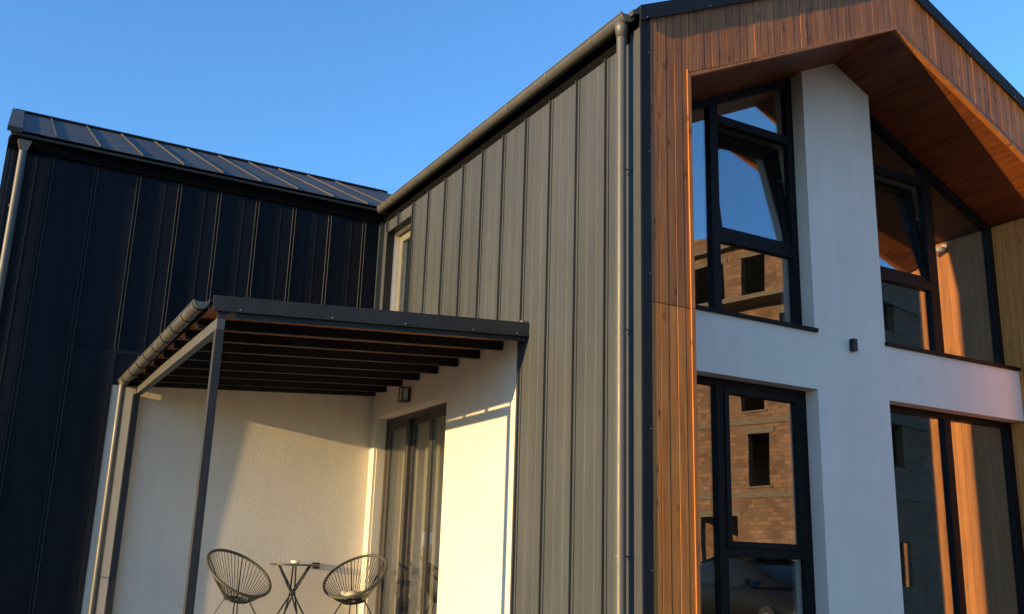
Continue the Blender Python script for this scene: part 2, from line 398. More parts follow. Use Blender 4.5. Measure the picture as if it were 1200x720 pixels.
# edge trims round the opening
for (z0_, z1_, mt) in ((.05, 3.26, 'wood_zl'), (3.262, soff(W0) + .0, 'wood_zl')):
    MB().prism([(W0 - .042, z0_), (W0, z0_), (W0, z1_), (W0 - .042, z1_ + (.06 if z0_ > 3 else 0))], 'y', -.014, .05).build('edge_trim', mt, TS, bevel=.003)
    MB().prism([(W1, z0_), (W1 + .042, z0_), (W1 + .042, z1_ + (.06 if z0_ > 3 else 0)), (W1, z1_)], 'y', -.014, .05).build('edge_trim', mt, TS, bevel=.003)
MB().prism([(W0 - .03, soff(W0) + .03), (W0 + .0, soff(W0) + .0), (XA, ZAP), (XA, ZAP + .034), (W0 - .03, soff(W0 - .03) + .038)], 'y', -.012, .05).build('edge_trim', 'wood_z', TS)
MB().prism([(XA, ZAP), (W1, soff(W1)), (W1 + .03, soff(W1) + .03), (W1 + .03, soff(W1 + .03) + .038), (XA, ZAP + .034)], 'y', -.012, .05).build('edge_trim', 'wood_z', TS)

# recess: soffit boards and jamb boards
SO = part(MB().prism([(W0 - .01, soff(W0) + .018), (XA, ZAP + .020), (W1 + .01, soff(W1) + .018), (W1 + .01, soff(W1) + .028), (XA, ZAP + .03), (W0 - .01, soff(W0) + .028)], 'y', .036, 1.10), 'soffit', 'blackvoid')
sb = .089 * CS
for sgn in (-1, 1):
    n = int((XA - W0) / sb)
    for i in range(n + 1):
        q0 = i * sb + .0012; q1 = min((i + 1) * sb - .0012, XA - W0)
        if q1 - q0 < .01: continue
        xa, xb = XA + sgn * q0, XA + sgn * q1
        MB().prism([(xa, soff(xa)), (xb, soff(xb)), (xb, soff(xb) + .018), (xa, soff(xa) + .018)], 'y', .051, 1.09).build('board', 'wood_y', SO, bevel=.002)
for nm, xx, x2 in (('jamb_lining', W0, W0 - .02), ('jamb_lining', W1, W1 + .02)):
    sgn = 1 if x2 > xx else -1
    J = part(MB().box(min(x2, x2 + sgn * .012), max(x2, x2 + sgn * .012), .052, 1.09, .05, soff(xx) + .015), nm, 'blackvoid')
    for i in range(11):
        y0 = .052 + i * .0945
        for (za, zb) in ((.05, 3.05), (3.053, soff(xx) - .002)):
            MB().box(min(xx, x2), max(xx, x2), y0 + .0015, min(y0 + .093, 1.09), za, zb).build('board', 'wood_j', J, bevel=.002)
# white wall in the recess
WW = MB()
WW.prism([(C1, .05), (C2, .05), (C2, 2.96), (W1 + .005, 2.96), (W1 + .005, 3.562), (C2, 3.562), (C2, soff(C2) + .012), (XA, ZAP + .012), (C1, soff(C1) + .012), (C1, 3.562), (W0 - .005, 3.562), (W0 - .005, 2.96), (C1, 2.96)], 'y', D, GY + .30)
part(WW, 'white_wall', 'plaster')

# windows of the gable front
def bar(m, x0, x1, z0, z1, y0=GY, y1=GY + .075): return m.box(x0, x1, y0, y1, z0, z1)
def slope_bar(m, x0, x1, h, y0=GY, y1=GY + .075):
    return m.prism([(x0, soff(x0)), (x1, soff(x1)), (x1, soff(x1) - h), (x0, soff(x0) - h)], 'y', y0, y1)
def pane(poly, par, y=GY + .04, mat='glass'): return part(MB().prism(poly, 'y', y, y + .012), 'pane', mat, par)
def rect(x0, x1, z0, z1): return [(x0, z0), (x1, z0), (x1, z1), (x0, z1)]
def tilt_sash(x0, x1, z0, z1, par, ang):
    """bottom hung sash tilted into the room: frame, glass and stay"""
    def rotv(v, y0=GY + .05):
        c, s_ = math.cos(ang), math.sin(ang); dy, dz = v.y - y0, v.z - z0
        return Vector((v.x, y0 + dy * c + dz * s_, z0 + dz * c - dy * s_))
    m = MB(); b = .075; ya, yb = GY + .012, GY + .082
    m.box(x0, x0 + b, ya, yb, z0, z1).box(x1 - b, x1, ya, yb, z0, z1).box(x0 + b, x1 - b, ya, yb, z0, z0 + b).box(x0 + b, x1 - b, ya, yb, z1 - b, z1)
    m.v = [rotv(v) for v in m.v]; part(m, 'sash', 'frame', par, bevel=.004)
    m = MB().box(x0 + b - .01, x1 - b + .01, GY + .04, GY + .052, z0 + b - .01, z1 - b + .01); m.v = [rotv(v) for v in m.v]; part(m, 'pane', 'glass', par)
SZ = 3.605
def upper_window(x0, x1, mull, sash_bay, outer):
    wz = empty('window', ((x0 + x1) / 2, GY, SZ)); wz.parent = H
    m = MB(); fw = .09
    bar(m, x0, x1, SZ, SZ + .055)                                    # bottom rail
    bar(m, x0, x0 + fw, SZ + .055, soff(x0) - .0); bar(m, x1 - fw, x1, SZ + .055, soff(x1) - .0)
    slope_bar(m, x0 + fw, mull[0], .10); slope_bar(m, mull[1], x1 - fw, .10)
    part(m, 'frame', 'frame', wz)
    xm = (mull[0] + mull[1]) / 2
    part(MB().prism([(mull[0], SZ + .055), (mull[1], SZ + .055), (mull[1], soff(mull[1])), (mull[0], soff(mull[0]))], 'y', GY - .004, GY + .08), 'mullion', 'frame', wz, bevel=.003)
    b0, b1 = (mull[1], x1 - fw) if sash_bay == 'right' else (x0 + fw, mull[0])
    part(MB().box(b0, b1, GY - .002, GY + .078, 5.73, 5.825), 'transom', 'frame', wz, bevel=.003)
    part(MB().box(b0, b1, GY - .002, GY + .078, 4.405, 4.51), 'transom', 'frame', wz, bevel=.003)
    e = .006
    pane([(b0 - e, 5.82), (b1 + e, 5.82), (b1 + e, soff(b1 + e) - .09), (b0 - e, soff(b0 - e) - .09)], wz)
    tilt_sash(b0 - .02, b1 + .02, 4.495, 5.735, wz, math.radians(7.5))
    pane(rect(b0 - e, b1 + e, SZ + .05, 4.41), wz)
    g0, g1 = (x0 + fw, mull[0]) if sash_bay == 'right' else (mull[1], x1 - fw)
    pane([(g0 - e, SZ + .05), (g1 + e, SZ + .05), (g1 + e, soff(g1 + e) - .09), (g0 - e, soff(g0 - e) - .09)], wz)
    # stay arm of the tilted sash
    xs = b1 - .015 if sash_bay == 'right' else b1 - .015
    part(MB().tube([(xs, GY + .07, 5.30), (xs - .004, GY + .155, 5.36)], .006, 6), 'stay', 'screw', wz)
    sx0, sx1 = x0 - (.0 if x0 < 1 else .012), x1 + (.022 if x1 < 3 else -.004)
    part(MB().box(sx0, sx1, D - .035, GY - .001, 3.563, 3.602), 'sill', 'frame', wz, bevel=.004)
    part(MB().box(sx0, sx1, GY + .0, GY + .10, 3.563, 3.604), 'sill', 'frame', wz)
upper_window(W0 + .001, C1 - .001, (1.660, 1.768), 'right', 0)
upper_window(C2 + .001, W1 - .001, (4.985, 5.140), 'left', 1)
def lower_window(x0, x1, mull, kind):
    wz = empty('window', ((x0 + x1) / 2, GY, .40)); wz.parent = H
    m = MB(); fw = .10; zt = 2.958; zb = .40
    bar(m, x0, x1, zt - .07, zt); bar(m, x0, x1, zb, zb + .08)
    bar(m, x0, x0 + fw, zb + .08, zt - .07); bar(m, x1 - fw, x1, zb + .08, zt - .07)
    part(m, 'frame', 'frame', wz)
    part(MB().box(mull[0], mull[1], GY - .004, GY + .08, zb + .08, zt - .07), 'mullion', 'frame', wz, bevel=.003)
    e = .006
    pane(rect(x0 + fw - e, mull[0] + e, zb + .075, zt - .065), wz)
    if kind == 'sash':
        a, b = mull[1], x1 - fw
        part(MB().box(a, b, GY - .002, GY + .078, 1.255, 1.345), 'transom', 'frame', wz, bevel=.003)
        s0 = MB(); k = .06; za, zb2 = 1.34, zt - .075; aa, bb = a - .015, b + .015
        s0.box(aa, aa + k, GY - .016, GY + .06, za, zb2).box(bb - k, bb, GY - .016, GY + .06, za, zb2).box(aa + k, bb - k, GY - .016, GY + .06, za, za + k).box(aa + k, bb - k, GY - .016, GY + .06, zb2 - k, zb2)
        part(s0, 'sash', 'frame', wz, bevel=.004)
        pane(rect(aa + k - e, bb - k + e, za + k - e, zb2 - k + e), wz, GY + .03)
        pane(rect(a - e, b + e, zb + .075, 1.26), wz)
    else:
        pane(rect(mull[1] - e, x1 - fw + e, zb + .075, zt - .065), wz)
lower_window(W0 + .001, C1 - .001, (1.660, 1.770), 'sash')
lower_window(C2 + .001, W1 - .001, (5.030, 5.140), 'fixed')

# main roof with verge trim and gutter
rb = lambda x: trimb(x)
RF = part(MB().prism([(-.10, trimt(0) - .10 * S - .05), (XA, trimt(XA) - .05), (XR + .10, trimt(0) - .10 * S - .05), (XR + .10, trimt(0) - .10 * S), (XA, trimt(XA)), (-.10, trimt(0) - .10 * S)], 'y', -.019, 12.4), 'roof', 'roof_dark')
part(MB().prism([(W0 - .02, soff(W0) + .032), (XA, ZAP + .034), (W1 + .02, soff(W1) + .032), (W1 + .02, trimb(W1) + .05), (XA, trimt(XA) - .06), (W0 - .02, trimb(W0) + .05)], 'y', .036, 12.3), 'roof_core', 'inner')
for sg in (-1, 1):
    xo = lambda q: XA + sg * (XA - q)
    MB().prism([(xo(-.028), trimb(0) - .012), (xo(XA), trimb(XA) - .001), (xo(XA), trimt(XA) + .012), (xo(-.028), trimt(0) + .002)], 'y', -.040, -.020).build('verge_trim', 'trim', RF)
    MB().prism([(xo(-.028), trimt(0) + .003), (xo(XA), trimt(XA) + .013), (xo(XA), trimt(XA) + .022), (xo(-.028), trimt(0) + .012)], 'y', -.040, .16).build('verge_cap', 'trim', RF)
for q in (.04, .78, 1.45, 2.2):
    for sg in (-1, 1):
        MB().lathe([(.006, -.004), (.006, .004)], (0, 0, 0), 8)
        xs = XA + sg * (XA - q)
        MB().tube([(xs, -.046, trimb(q) + .018), (xs, -.039, trimb(q) + .018)], .0045, 8).build('screw', 'screw', RF)
for z in (5.55, 4.6, 3.5, 2.2, 1.1):
    MB().tube([(.082, -.010, z), (.082, -.004, z)], .004, 8).build('screw', 'screw', TS)
part(MB().box(.29, W1 + .03, GY + .31, 6.1, 3.12, 3.50), 'upper_floor', 'inner')
part(MB().box(.30, XR - .3, GY + .12, 6.1, .05, FL), 'ground_floor', 'floorwood')
part(MB().box(.285, W1 + .03, 6.11, 6.28, .05, 5.75), 'back_wall', 'inner')
part(MB().box(W1 + .04, XR - .005, .04, 12.3, .03, trimb(0) + .08), 'right_wall', 'inner')
part(MB().box(.29, W0 - .035, .04, GY + .12, .03, soff(W0) + .02), 'left_jamb_core', 'inner')
part(MB().box(.281, .289, GY + .13, 6.1, FL, 5.79).box(0.2811, .2889, 6.2, 6.21, FL, 1), 'wall_lining', 'inner') if False else None

def gutter(name, x, zr, y0, y1, r, fall, clips, par, clipmat='trim'):
    prof = []
    for k in range(13): a = math.pi + math.pi * k / 12; prof.append((math.cos(a) * r, math.sin(a) * r))
    prof += [(math.cos(math.pi * 2 - math.pi * k / 12) * (r - .004), math.sin(math.pi * 2 - math.pi * k / 12) * (r - .004)) for k in range(13)]
    m = MB(); n = len(prof)
    m.sweep(prof, (x, y0, zr), (1, 0, 0), (0, 0, 1), (0, y1 - y0, -fall))
    m.tube([(x - r, y0, zr + .004), (x - r, y1, zr - fall + .004)], .008, 8)
    for ye, zq in ((y0, zr), (y1 - .004, zr - fall)):
        half = [(x + math.cos(math.pi + math.pi * k / 12) * (r - .003), zq + math.sin(math.pi + math.pi * k / 12) * (r - .003)) for k in range(13)]
        m.prism(half, 'y', ye, ye + .004)
    G = part(m, name, 'gutter', par)
    for yc in clips:
        c = []
        for k in range(15):
            a = math.pi * .93 + math.pi * 1.0 * k / 14; c.append((x + math.cos(a) * (r + .004), yc, zr - fall * (yc - y0) / (y1 - y0) + math.sin(a) * (r + .004)))
        MB().tube(c, .0042, 6).build('clip', clipmat, G)
    return G
gutter('gutter', -.115, 5.885, .03, 5.90, .068, .004, [.55, 1.35, 2.15, 2.95, 3.75, 4.55, 5.35], H, 'gutter')
def downpipe(pts, r, par, outlet, brackets, wall, jz=()):
    m = MB().tube(pts, r, 20)
    for z in jz:
        p = Vector(pts[-1]); t = (z - pts[-1][2]) / (pts[-2][2] - pts[-1][2]); q = p.lerp(Vector(pts[-2]), t)
        m.tube([q, q + Vector((0, 0, .05))], r + .0025, 20)
    o = part(m, 'downpipe', 'gutter', par, smooth=True)
    md = o.modifiers.new('edge', 'EDGE_SPLIT'); md.split_angle = math.radians(40)
    if outlet: MB().tube(outlet[0], outlet[1], 20).build('outlet', 'gutter', o, smooth=True)
    for q in brackets:
        q = Vector(q); b = MB().tube([q - Vector((0, 0, .010)), q + Vector((0, 0, .010))], r + .0025, 20)
        d = Vector(wall); b.tube([q + d.normalized() * r, q + d], .006, 8); b.tube([q - d.cross(Vector((0, 0, 1))).normalized() * (r + .006) - Vector((0, 0, .014)), q - d.cross(Vector((0, 0, 1))).normalized() * (r + .006) + Vector((0, 0, .014))], .005, 8)
        b.build('bracket', 'gutter', o)
    return o
downpipe([(-.115, .135, 5.80), (-.115, .135, .05)], .043, H, ([(-.115, .135, 5.845), (-.115, .135, 5.80), (-.115, .135, 5.70)], [.064, .060, .0445]), [(-.115, .135, 4.45), (-.115, .135, 3.02), (-.115, .135, 1.2)], (.115, 0, 0), (2.9,))

# ------------------------------------------------------------------ dark wing
XL = -4.77
part(holed(XL, -.0, .0, 5.86, [], L + .034, L + .30, 'y'), 'wing_wall', 'blackvoid')
DC = part(MB().box(XL + .02, -3.335, L + .006, L + .033, .05, 5.80), 'dark_cladding', 'clad_dark')
part(MB().box(-3.334, -.012, L + .006, L + .033, 3.42, 5.80), 'cladding_backing', 'clad_dark')
wx = [-.32 - .4975 * k for k in range(9)]
def dprofile(wd):
    q = [(0, 0)]
    for c in (wd * .37, wd * .69): q += [(c - .010, 0), (c - .003, .003), (c + .003, .003), (c + .010, 0)]
    return q + [(wd, 0), (wd, -.005), (0, -.005)]
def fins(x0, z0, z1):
    MB().box(x0, x0 + .0035, L - .015, L + .004, z0, z1).build('seam', 'sunlit_seam', DC)
    MB().box(x0 + .038, x0 + .0425, L - .022, L + .004, z0, z1).build('seam', 'sunlit_seam', DC)
def dpanel(x0, x1, z0, z1):
    o = MB().sweep(dprofile(x1 - x0 - .001), (x0, L, z0), (1, 0, 0), (0, -1, 0), (0, 0, z1 - z0)).build('panel', 'clad_dark', DC)
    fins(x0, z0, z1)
xs = [XL + .02] + sorted(wx) + [-.012]
for a, b in zip(xs[:-1], xs[1:]):
    zlow = .06
    if b > -3.34 and a < -3.34:
        dpanel(a, b, 3.47, 5.80)
        MB().sweep([(0, 0), (-3.335 - a, 0), (-3.335 - a, -.005), (0, -.005)], (a, L, .06), (1, 0, 0), (0, -1, 0), (0, 0, 3.40)).build('panel', 'clad_dark', DC)
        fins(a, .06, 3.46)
    elif a > -3.34: dpanel(a, b, 3.47, 5.80)
    else: dpanel(a, b, .06, 5.80)
part(MB().box(XL - .01, XL + .10, L - .012, L + .033, .05, 5.84), 'corner_trim', 'trim')
part(MB().box(-3.332, -3.272, L - .016, L + .033, .05, 3.42), 'edge_flashing', 'trim')
part(MB().box(-3.332, -.01, L - .018, L + .0325, 3.421, 3.468), 'edge_flashing', 'trim')
part(MB().box(-3.271, -3.03, L - .012, L + .0322, 3.045, 3.4205), 'edge_flashing', 'clad_dark')
part(MB().box(-.075, -.006, L - .030, L - .001, 3.47, 5.72), 'corner_strip', 'clad_grey')
part(MB().prism([(-3.271, FL - .1), (.03, FL - .1), (.03, 3.42), (-3.029, 3.42), (-3.029, 3.044), (-3.271, 3.044)], 'y', L, L + .033), 'patio_wall', 'plaster2')
# wing roof: sheets with seams, eave, verge, ridge cap
EY, EZ, RY, RZ = 5.845, 5.885, 9.06, 7.445
sd = Vector((0, RY - EY, RZ - EZ)); SL = sd.length; sd.normalize(); sn = Vector((0, -sd.z, sd.y))
WR = part(MB().prism([(EY + .03, EZ - .045), (RY, RZ - .03), (2 * RY - EY, EZ - .09), (2 * RY - EY, EZ - .05), (RY, RZ + .0), (EY + .03, EZ - .02)], 'x', XL + .0, 1.6), 'roof', 'roof_dark')
rx = [XL + .03] + [-4.285 + .4945 * k for k in range(10)] + [1.0]
for a, b in zip(rx[:-1], rx[1:]):
    wd = b - a - .001
    MB().sweep([(0, 0), (0, .026), (.009, .026), (.009, .002), (wd * .5 - .01, .002), (wd * .5, .004), (wd * .5 + .01, .002), (wd, .002), (wd, -.004), (0, -.004)], Vector((a, EY, EZ)) + sn * .003, (1, 0, 0), sn, sd * (SL - .02)).build('roof_sheet', 'roof_dark', WR)
MB().sweep([(-.03, -.03), (.13, -.03), (.13, .032), (-.03, .032)], Vector((XL - .01, EY - .01, EZ)), (1, 0, 0), sn, sd * SL).build('verge_trim', 'roof_dark', WR)
MB().sweep([(0, 0), (.16, 0), (.16, .03), (0, .03)], Vector((XL, RY, RZ + .012)) - sd * .16, sd, sn, (5.9, 0, 0)).build('ridge_cap', 'trim', WR)
part(MB().box(XL, -.13, L - .045, L + .033, 5.70, EZ - .03), 'eaves_board', 'blackvoid')  # shade below the wing roof edge is painted in as near-black
dp = downpipe([(-4.605, 5.925, 5.70), (-4.605, 5.925, .05)], .046, H, None, [(-4.605, 5.925, 4.98), (-4.605, 5.925, 2.6)], (0, .07, 0), (4.15,))
MB().add([(-4.68, 5.86, 5.79), (-4.53, 5.86, 5.79), (-4.53, 5.965, 5.79), (-4.68, 5.965, 5.79), (-4.645, 5.88, 5.67), (-4.565, 5.88, 5.67), (-4.565, 5.965, 5.67), (-4.645, 5.965, 5.67)],
         [(0, 3, 2, 1), (4, 5, 6, 7), (0, 1, 5, 4), (1, 2, 6, 5), (2, 3, 7, 6), (3, 0, 4, 7)]).build('hopper', 'gutter', dp)

# ------------------------------------------------------------------ patio door
PD = empty('patio_door', (.20, 4.75, FL)); PD.parent = H
ya, yb, za, zb = DOOR[0] + .012, DOOR[1] - .012, FL, DOOR[3] - .012
m = MB(); fx0, fx1 = .15, .25; fw = .06
m.box(fx0, fx1, ya, ya + fw, za, zb).box(fx0, fx1, yb - fw, yb, za, zb).box(fx0, fx1, ya + fw, yb - fw, zb - .07, zb).box(fx0, fx1, ya + fw, yb - fw, za, za + .05)
part(m, 'frame', 'doorframe', PD)
def dsash(a, b, x):
    m = MB(); k = .085; z0, z1 = za + .05, zb - .07
    m.box(x, x + .045, a, a + k, z0, z1).box(x, x + .045, b - k, b, z0, z1).box(x, x + .045, a + k, b - k, z0, z0 + .1).box(x, x + .045, a + k, b - k, z1 - k, z1)
    part(m, 'sash', 'doorframe', PD, bevel=.004)
    part(MB().box(x + .018, x + .028, a + k - .005, b - k + .005, z0 + .095, z1 - k + .005), 'pane', 'glass_door', PD)
third = (yb - ya - 2 * fw) / 3
dsash(ya + fw, ya + fw + third + .04, .155); dsash(ya + fw + third, ya + fw + 2 * third + .04, .203); dsash(ya + fw + 2 * third, yb - fw, .155)
part(MB().box(.12, .155, 4.40, 4.425, 1.30, 1.47), 'handle', 'screw', PD, bevel=.004)

# ------------------------------------------------------------------ canopy over the patio
K = empty('patio_canopy', (-1.5, 3.9, FL), 'dark steel lean-to canopy with slatted rafters over the patio', 'canopy')
TX0, TX1 = -3.005, -2.935; TF = 1.88
rs = lambda x: 3.045 + (x - TX0) * (3.255 - 3.045) / (0 - TX0)        # underside of the sloping rafters
kp = lambda mb, n, mt, **k: mb.build(n, mt, K, **k)
kp(MB().box(TX0, TX1, TF, TF + .07, FL, 2.944), 'post', 'post', bevel=.003)
kp(MB().box(TX0 - .025, TX1 - .025, 5.895, 5.998, FL, 2.944), 'post', 'post', bevel=.003)
kp(MB().box(TX0, TX1, TF, 5.97, 2.945, 3.042), 'beam', 'beam', bevel=.003)
kp(MB().prism([(TX0, 2.95 + .095), (-.012, rs(0) + .0), (-.012, rs(0) + .075), (TX0, 3.045 + .075)], 'y', TF - .001, TF + .02), 'front_beam', 'post')
RAFT = [2.368, 2.888, 3.414, 3.938, 4.466, 4.992, 5.518, 5.90]
for y in RAFT:
    kp(MB().prism([(-3.06, rs(-3.06)), (-.004, rs(0)), (-.004, rs(0) + .088), (-3.06, rs(-3.06) + .088)], 'y', y, y + .06), 'rafter', 'trim')
n = 27; wdt = 3.05 / n
for i in range(n):
    xa = -3.062 + i * wdt + .002; xb = xa + wdt - .004
    kp(MB().prism([(xa, rs(xa) + .090), (xb, rs(xb) + .090), (xb, rs(xb) + .112), (xa, rs(xa) + .112)], 'y', TF + .022, 5.975), 'deck_board', 'deck')
kp(MB().prism([(-3.085, rs(-3.085) + .123), (-.006, rs(0) + .123), (-.006, rs(0) + .150), (-3.085, rs(-3.085) + .150)], 'y', TF - .02, 5.98), 'roof_sheet', 'trim')
fs = kp(MB().prism([(-3.05, rs(-3.05) + .062), (.004, rs(0) + .056), (-.012, rs(0) + .182), (-3.06, rs(-3.05) + .182)], 'y', TF - .032, TF - .0205), 'fascia', 'post')
MB().prism([(-3.05, rs(-3.05) + .050), (.004, rs(0) + .044), (.004, rs(0) + .058), (-3.05, rs(-3.05) + .064)], 'y', TF - .040, TF - .021).build('drip_edge', 'post', fs)
for xq in (-2.83, -2.02, -1.32, -.62, -.14):
    MB().tube([(xq, TF - .046, rs(xq) + .068), (xq, TF - .032, rs(xq) + .068)], .0045, 8).build('screw', 'screw', fs)
kp(MB().box(-.075, -.016, TF - .02, TF + .03, rs(0) + .183, rs(0) + .20), 'foam_seal', 'pvc')
kp(MB().box(-3.088, -3.082, TF - .015, 5.995, 3.085, rs(-3.085) + .12), 'eave_flashing', 'post')
kg = gutter('gutter', -3.150, 3.155, TF - .02, 5.985, .060, .060, [TF + .03 + .47 * k for k in range(9)], K)
kd = downpipe([(-3.172, 5.882, 3.03), (-3.168, 5.925, .36)], .040, K, ([(-3.15, 5.885, 3.085), (-3.17, 5.893, 3.02)], [.05, .041]), [(-3.170, 5.906, 2.15), (-3.169, 5.924, .86)], (0, .08, 0))

# ------------------------------------------------------------------ patio furniture
def acapulco(loc, yaw, label):
    T = empty('string_chair', loc, label, 'chair', 'string chairs on the patio', yaw)
    rim = []; n = 48
    for i in range(n):
        t = 2 * math.pi * i / n; a = math.cos(t); b = math.sin(t)
        hw = .365 * (1 - .10 * a)                       # egg shape, narrower at the back
        rim.append(Vector((-.05 - .345 * a, hw * b, .605 + .245 * a + .02 * b * b)))
    low = [Vector((-.03 - .125 * math.cos(2 * math.pi * i / n), .13 * math.sin(2 * math.pi * i / n), .315 + .03 * math.cos(2 * math.pi * i / n))) for i in range(n)]
    k = dict(local=True)
    MB().tube(rim, .0165, 10, True).build('rim', 'cord', T, smooth=True, **k)
    MB().tube(low, .010, 8, True).build('base_ring', 'rod', T, smooth=True, **k)
    m = MB()
    for i in range(n):
        p, q = rim[i], low[i]
        mid = (p + q) / 2 + Vector((0, 0, -.015))
        m.tube([p, mid, q], .0042, 5)
        if i % 1 == 0:
            j = (i + n // 2 + 3) % n; m.tube([low[i], low[j]], .0032, 4)
    c = m.build('cords', 'cord', T, **k); c['kind'] = 'stuff'
    # two stiffening ribs under the cords
    for sy in (-1, 1):
        MB().tube([rim[n // 8 if sy > 0 else -n // 8], (-.13, .09 * sy, .345), (.0, .11 * sy, .31), (.12, .13 * sy, .33)], .007, 6).build('rib', 'rod', T, **k)
    for sx, sy in ((1, 1), (1, -1), (-1, 1), (-1, -1)):
        MB().tube([(.09 * sx - .03, .09 * sy, .33), (.235 * sx - .03, .22 * sy, .0)], .0075, 8).build('leg', 'rod', T, **k)
    return T
acapulco((-1.76, 5.15, FL), math.radians(-66), 'olive cord string chair between the canopy post and the bistro table')
acapulco((-.42, 5.12, FL), math.radians(218), 'olive cord string chair in front of the glass patio door')
tb = empty('bistro_table', (-1.13, 5.20, FL), 'small round bistro table with crossing black legs between two string chairs', 'table')
MB().lathe([(.0, .700), (.272, .700), (.285, .706), (.285, .720), (.272, .724), (.0, .724)], (0, 0, 0), 36).build('table_top', 'tabletop', tb, local=True)
for i in range(6):
    a = 2 * math.pi * i / 6 + .3; b = a + math.radians(150)
    MB().tube([(.20 * math.cos(a), .20 * math.sin(a), .70), (.026 * math.cos((a + b) / 2), .026 * math.sin((a + b) / 2), .40), (.24 * math.cos(b), .24 * math.sin(b), .0)], .0095, 8).build('leg', 'rod', tb, local=True)
MB().tube([(.034 * math.cos(2 * math.pi * i / 16), .034 * math.sin(2 * math.pi * i / 16), .40) for i in range(16)], .006, 6, True).build('binding_ring', 'rod', tb, local=True)
ash = MB().lathe([(.03, 0), (.05, .008), (.055, .032), (.05, .032), (.044, .012), (.0, .010)], (-1.13, 5.17, FL + .725), 20).build('ashtray', 'white')
ash['label'] = 'small pale ashtray on the round bistro table'; ash['category'] = 'ashtray'
cu = MB()
for (a, b, r) in ((0, 0, .10), (.10, .05, .07), (-.08, .06, .065)): cu.lathe([(r * .3, -.03), (r * .8, -.02), (r, .01), (r * .75, .045), (r * .2, .06)], (-.43 + a, 5.10 + b, FL + .375), 14)
cu = cu.build('cushion', 'curtain', smooth=True); cu['label'] = 'crumpled beige cushion lying in the string chair by the glass door'; cu['category'] = 'cushion'

# wall fittings
sk = empty('wall_socket', (-.62, L - .03, 1.05), 'black outdoor socket low on the patio back wall', 'socket')
MB().box(-.665, -.575, L - .055, L - .001, 1.01, 1.085).build('housing', 'black', sk, bevel=.006)
MB().box(-.660, -.580, L - .062, L - .0555, 1.016, 1.072).build('flap', 'black', sk, bevel=.003)
lp = empty('wall_lamp', (0, 4.78, 3.10), 'black cube wall lamp above the patio door', 'lamp')
MB().box(-.012, -.001, 4.72, 4.83, 3.03, 3.19).build('back_plate', 'black', lp)
m = MB()
for yy in (4.715, 4.825):
    m.box(-.115, -.1035, yy, yy + .012, 3.035, 3.185)
    m.box(-.024, -.0125, yy, yy + .012, 3.035, 3.185)
m.box(-.115, -.0125, 4.715, 4.837, 3.186, 3.20).box(-.115, -.0125, 4.715, 4.837, 3.02, 3.034)
m.build('lamp_frame', 'black', lp)
MB().box(-.098, -.030, 4.735, 4.818, 3.036, 3.184).build('lamp_shade', 'lampglass', lp)
ul = empty('wall_light', (3.58, D - .03, 3.58), 'small black up and down light on the white column', 'lamp')
MB().box(3.372, 3.414, D - .012, D - .001, 3.44, 3.54).build('back_plate', 'black', ul)
MB().box(3.363, 3.424, D - .068, D - .0125, 3.422, 3.556).build('housing', 'black', ul, bevel=.004)
sec = empty('security_camera', (W1 - .02, .42, 5.35), 'white security camera on the timber jamb of the recess', 'camera')
MB().tube([(W1 - .001, .42, 5.37), (W1 - .012, .42, 5.37)], .04, 16).build('mount', 'white', sec)
MB().tube([(W1 - .012, .42, 5.37), (W1 - .06, .42, 5.36), (W1 - .08, .41, 5.34)], .012, 10).build('arm', 'white', sec)
MB().tube([(W1 - .05, .46, 5.335), (W1 - .16, .32, 5.31)], .035, 16).build('body', 'white', sec)
MB().tube([(W1 - .161, .319, 5.31), (W1 - .164, .315, 5.309)], .026, 16).build('lens', 'black', sec)

# curtain inside the patio door
m = MB(); pts = []
for i in range(181):
    y = 3.72 + (5.80 - 3.72) * i / 180; pts.append((.37 + .028 * math.sin(i * .62) + .012 * math.sin(i * .23 + 1), y))
v = [(a, b, FL + .02) for a, b in pts] + [(a, b, 2.93) for a, b in pts] + [(a + .003, b, FL + .02) for a, b in pts] + [(a + .003, b, 2.93) for a, b in pts]
q = len(pts); f = [(i, i + 1, i + 1 + q, i + q) for i in range(q - 1)] + [(i + 2 * q, i + 3 * q, i + 1 + 3 * q, i + 1 + 2 * q) for i in range(q - 1)]
cur = mesh('curtain', v, f, 'curtain', smooth=True); cur['label'] = 'beige pleated curtain hanging behind the glass patio door'; cur['category'] = 'curtain'

# dried flowers behind the ground-floor window
fl = empty('dried_flowers', (1.36, 1.30, FL), 'yellow dried flowers in a tall vase behind the ground-floor window', 'flowers')
MB().lathe([(.05, 0), (.08, .05), (.09, .25), (.05, .52), (.045, .60), (.055, .62)], (1.36, 1.30, FL), 20).build('vase', 'lampglass', fl, smooth=True)
for i in range(5):
    tx, ty, tz = 1.36 + random.uniform(-.10, .12), 1.30 + random.uniform(-.08, .08), random.uniform(1.25, 1.50)
    MB().tube([(1.36, 1.30, .9), (1.36 + (tx - 1.36) * .4, 1.30 + (ty - 1.30) * .4, 1.15), (tx, ty, tz)], .005, 6).build('stem', 'stem', fl)
    m = MB()
    for k in range(14):
        c = Vector((tx, ty, tz)) + Vector((random.gauss(0, .024), random.gauss(0, .024), random.gauss(0, .024)))
        m.lathe([(.004, -.014), (.016, -.004), (.013, .010), (.003, .016)], c, 7)
    m.build('flower_head', 'yellow', fl)

# ------------------------------------------------------------------ unfinished brick building across the street
BC = Vector((21.5, -14.6, 0)); ub = Vector((-.24, -.97, 0)).normalized()
BB = empty('brick_building', BC, 'unfinished brick apartment block with concrete slabs, mirrored in the front windows', 'building', None, math.atan2(ub.y, ub.x))
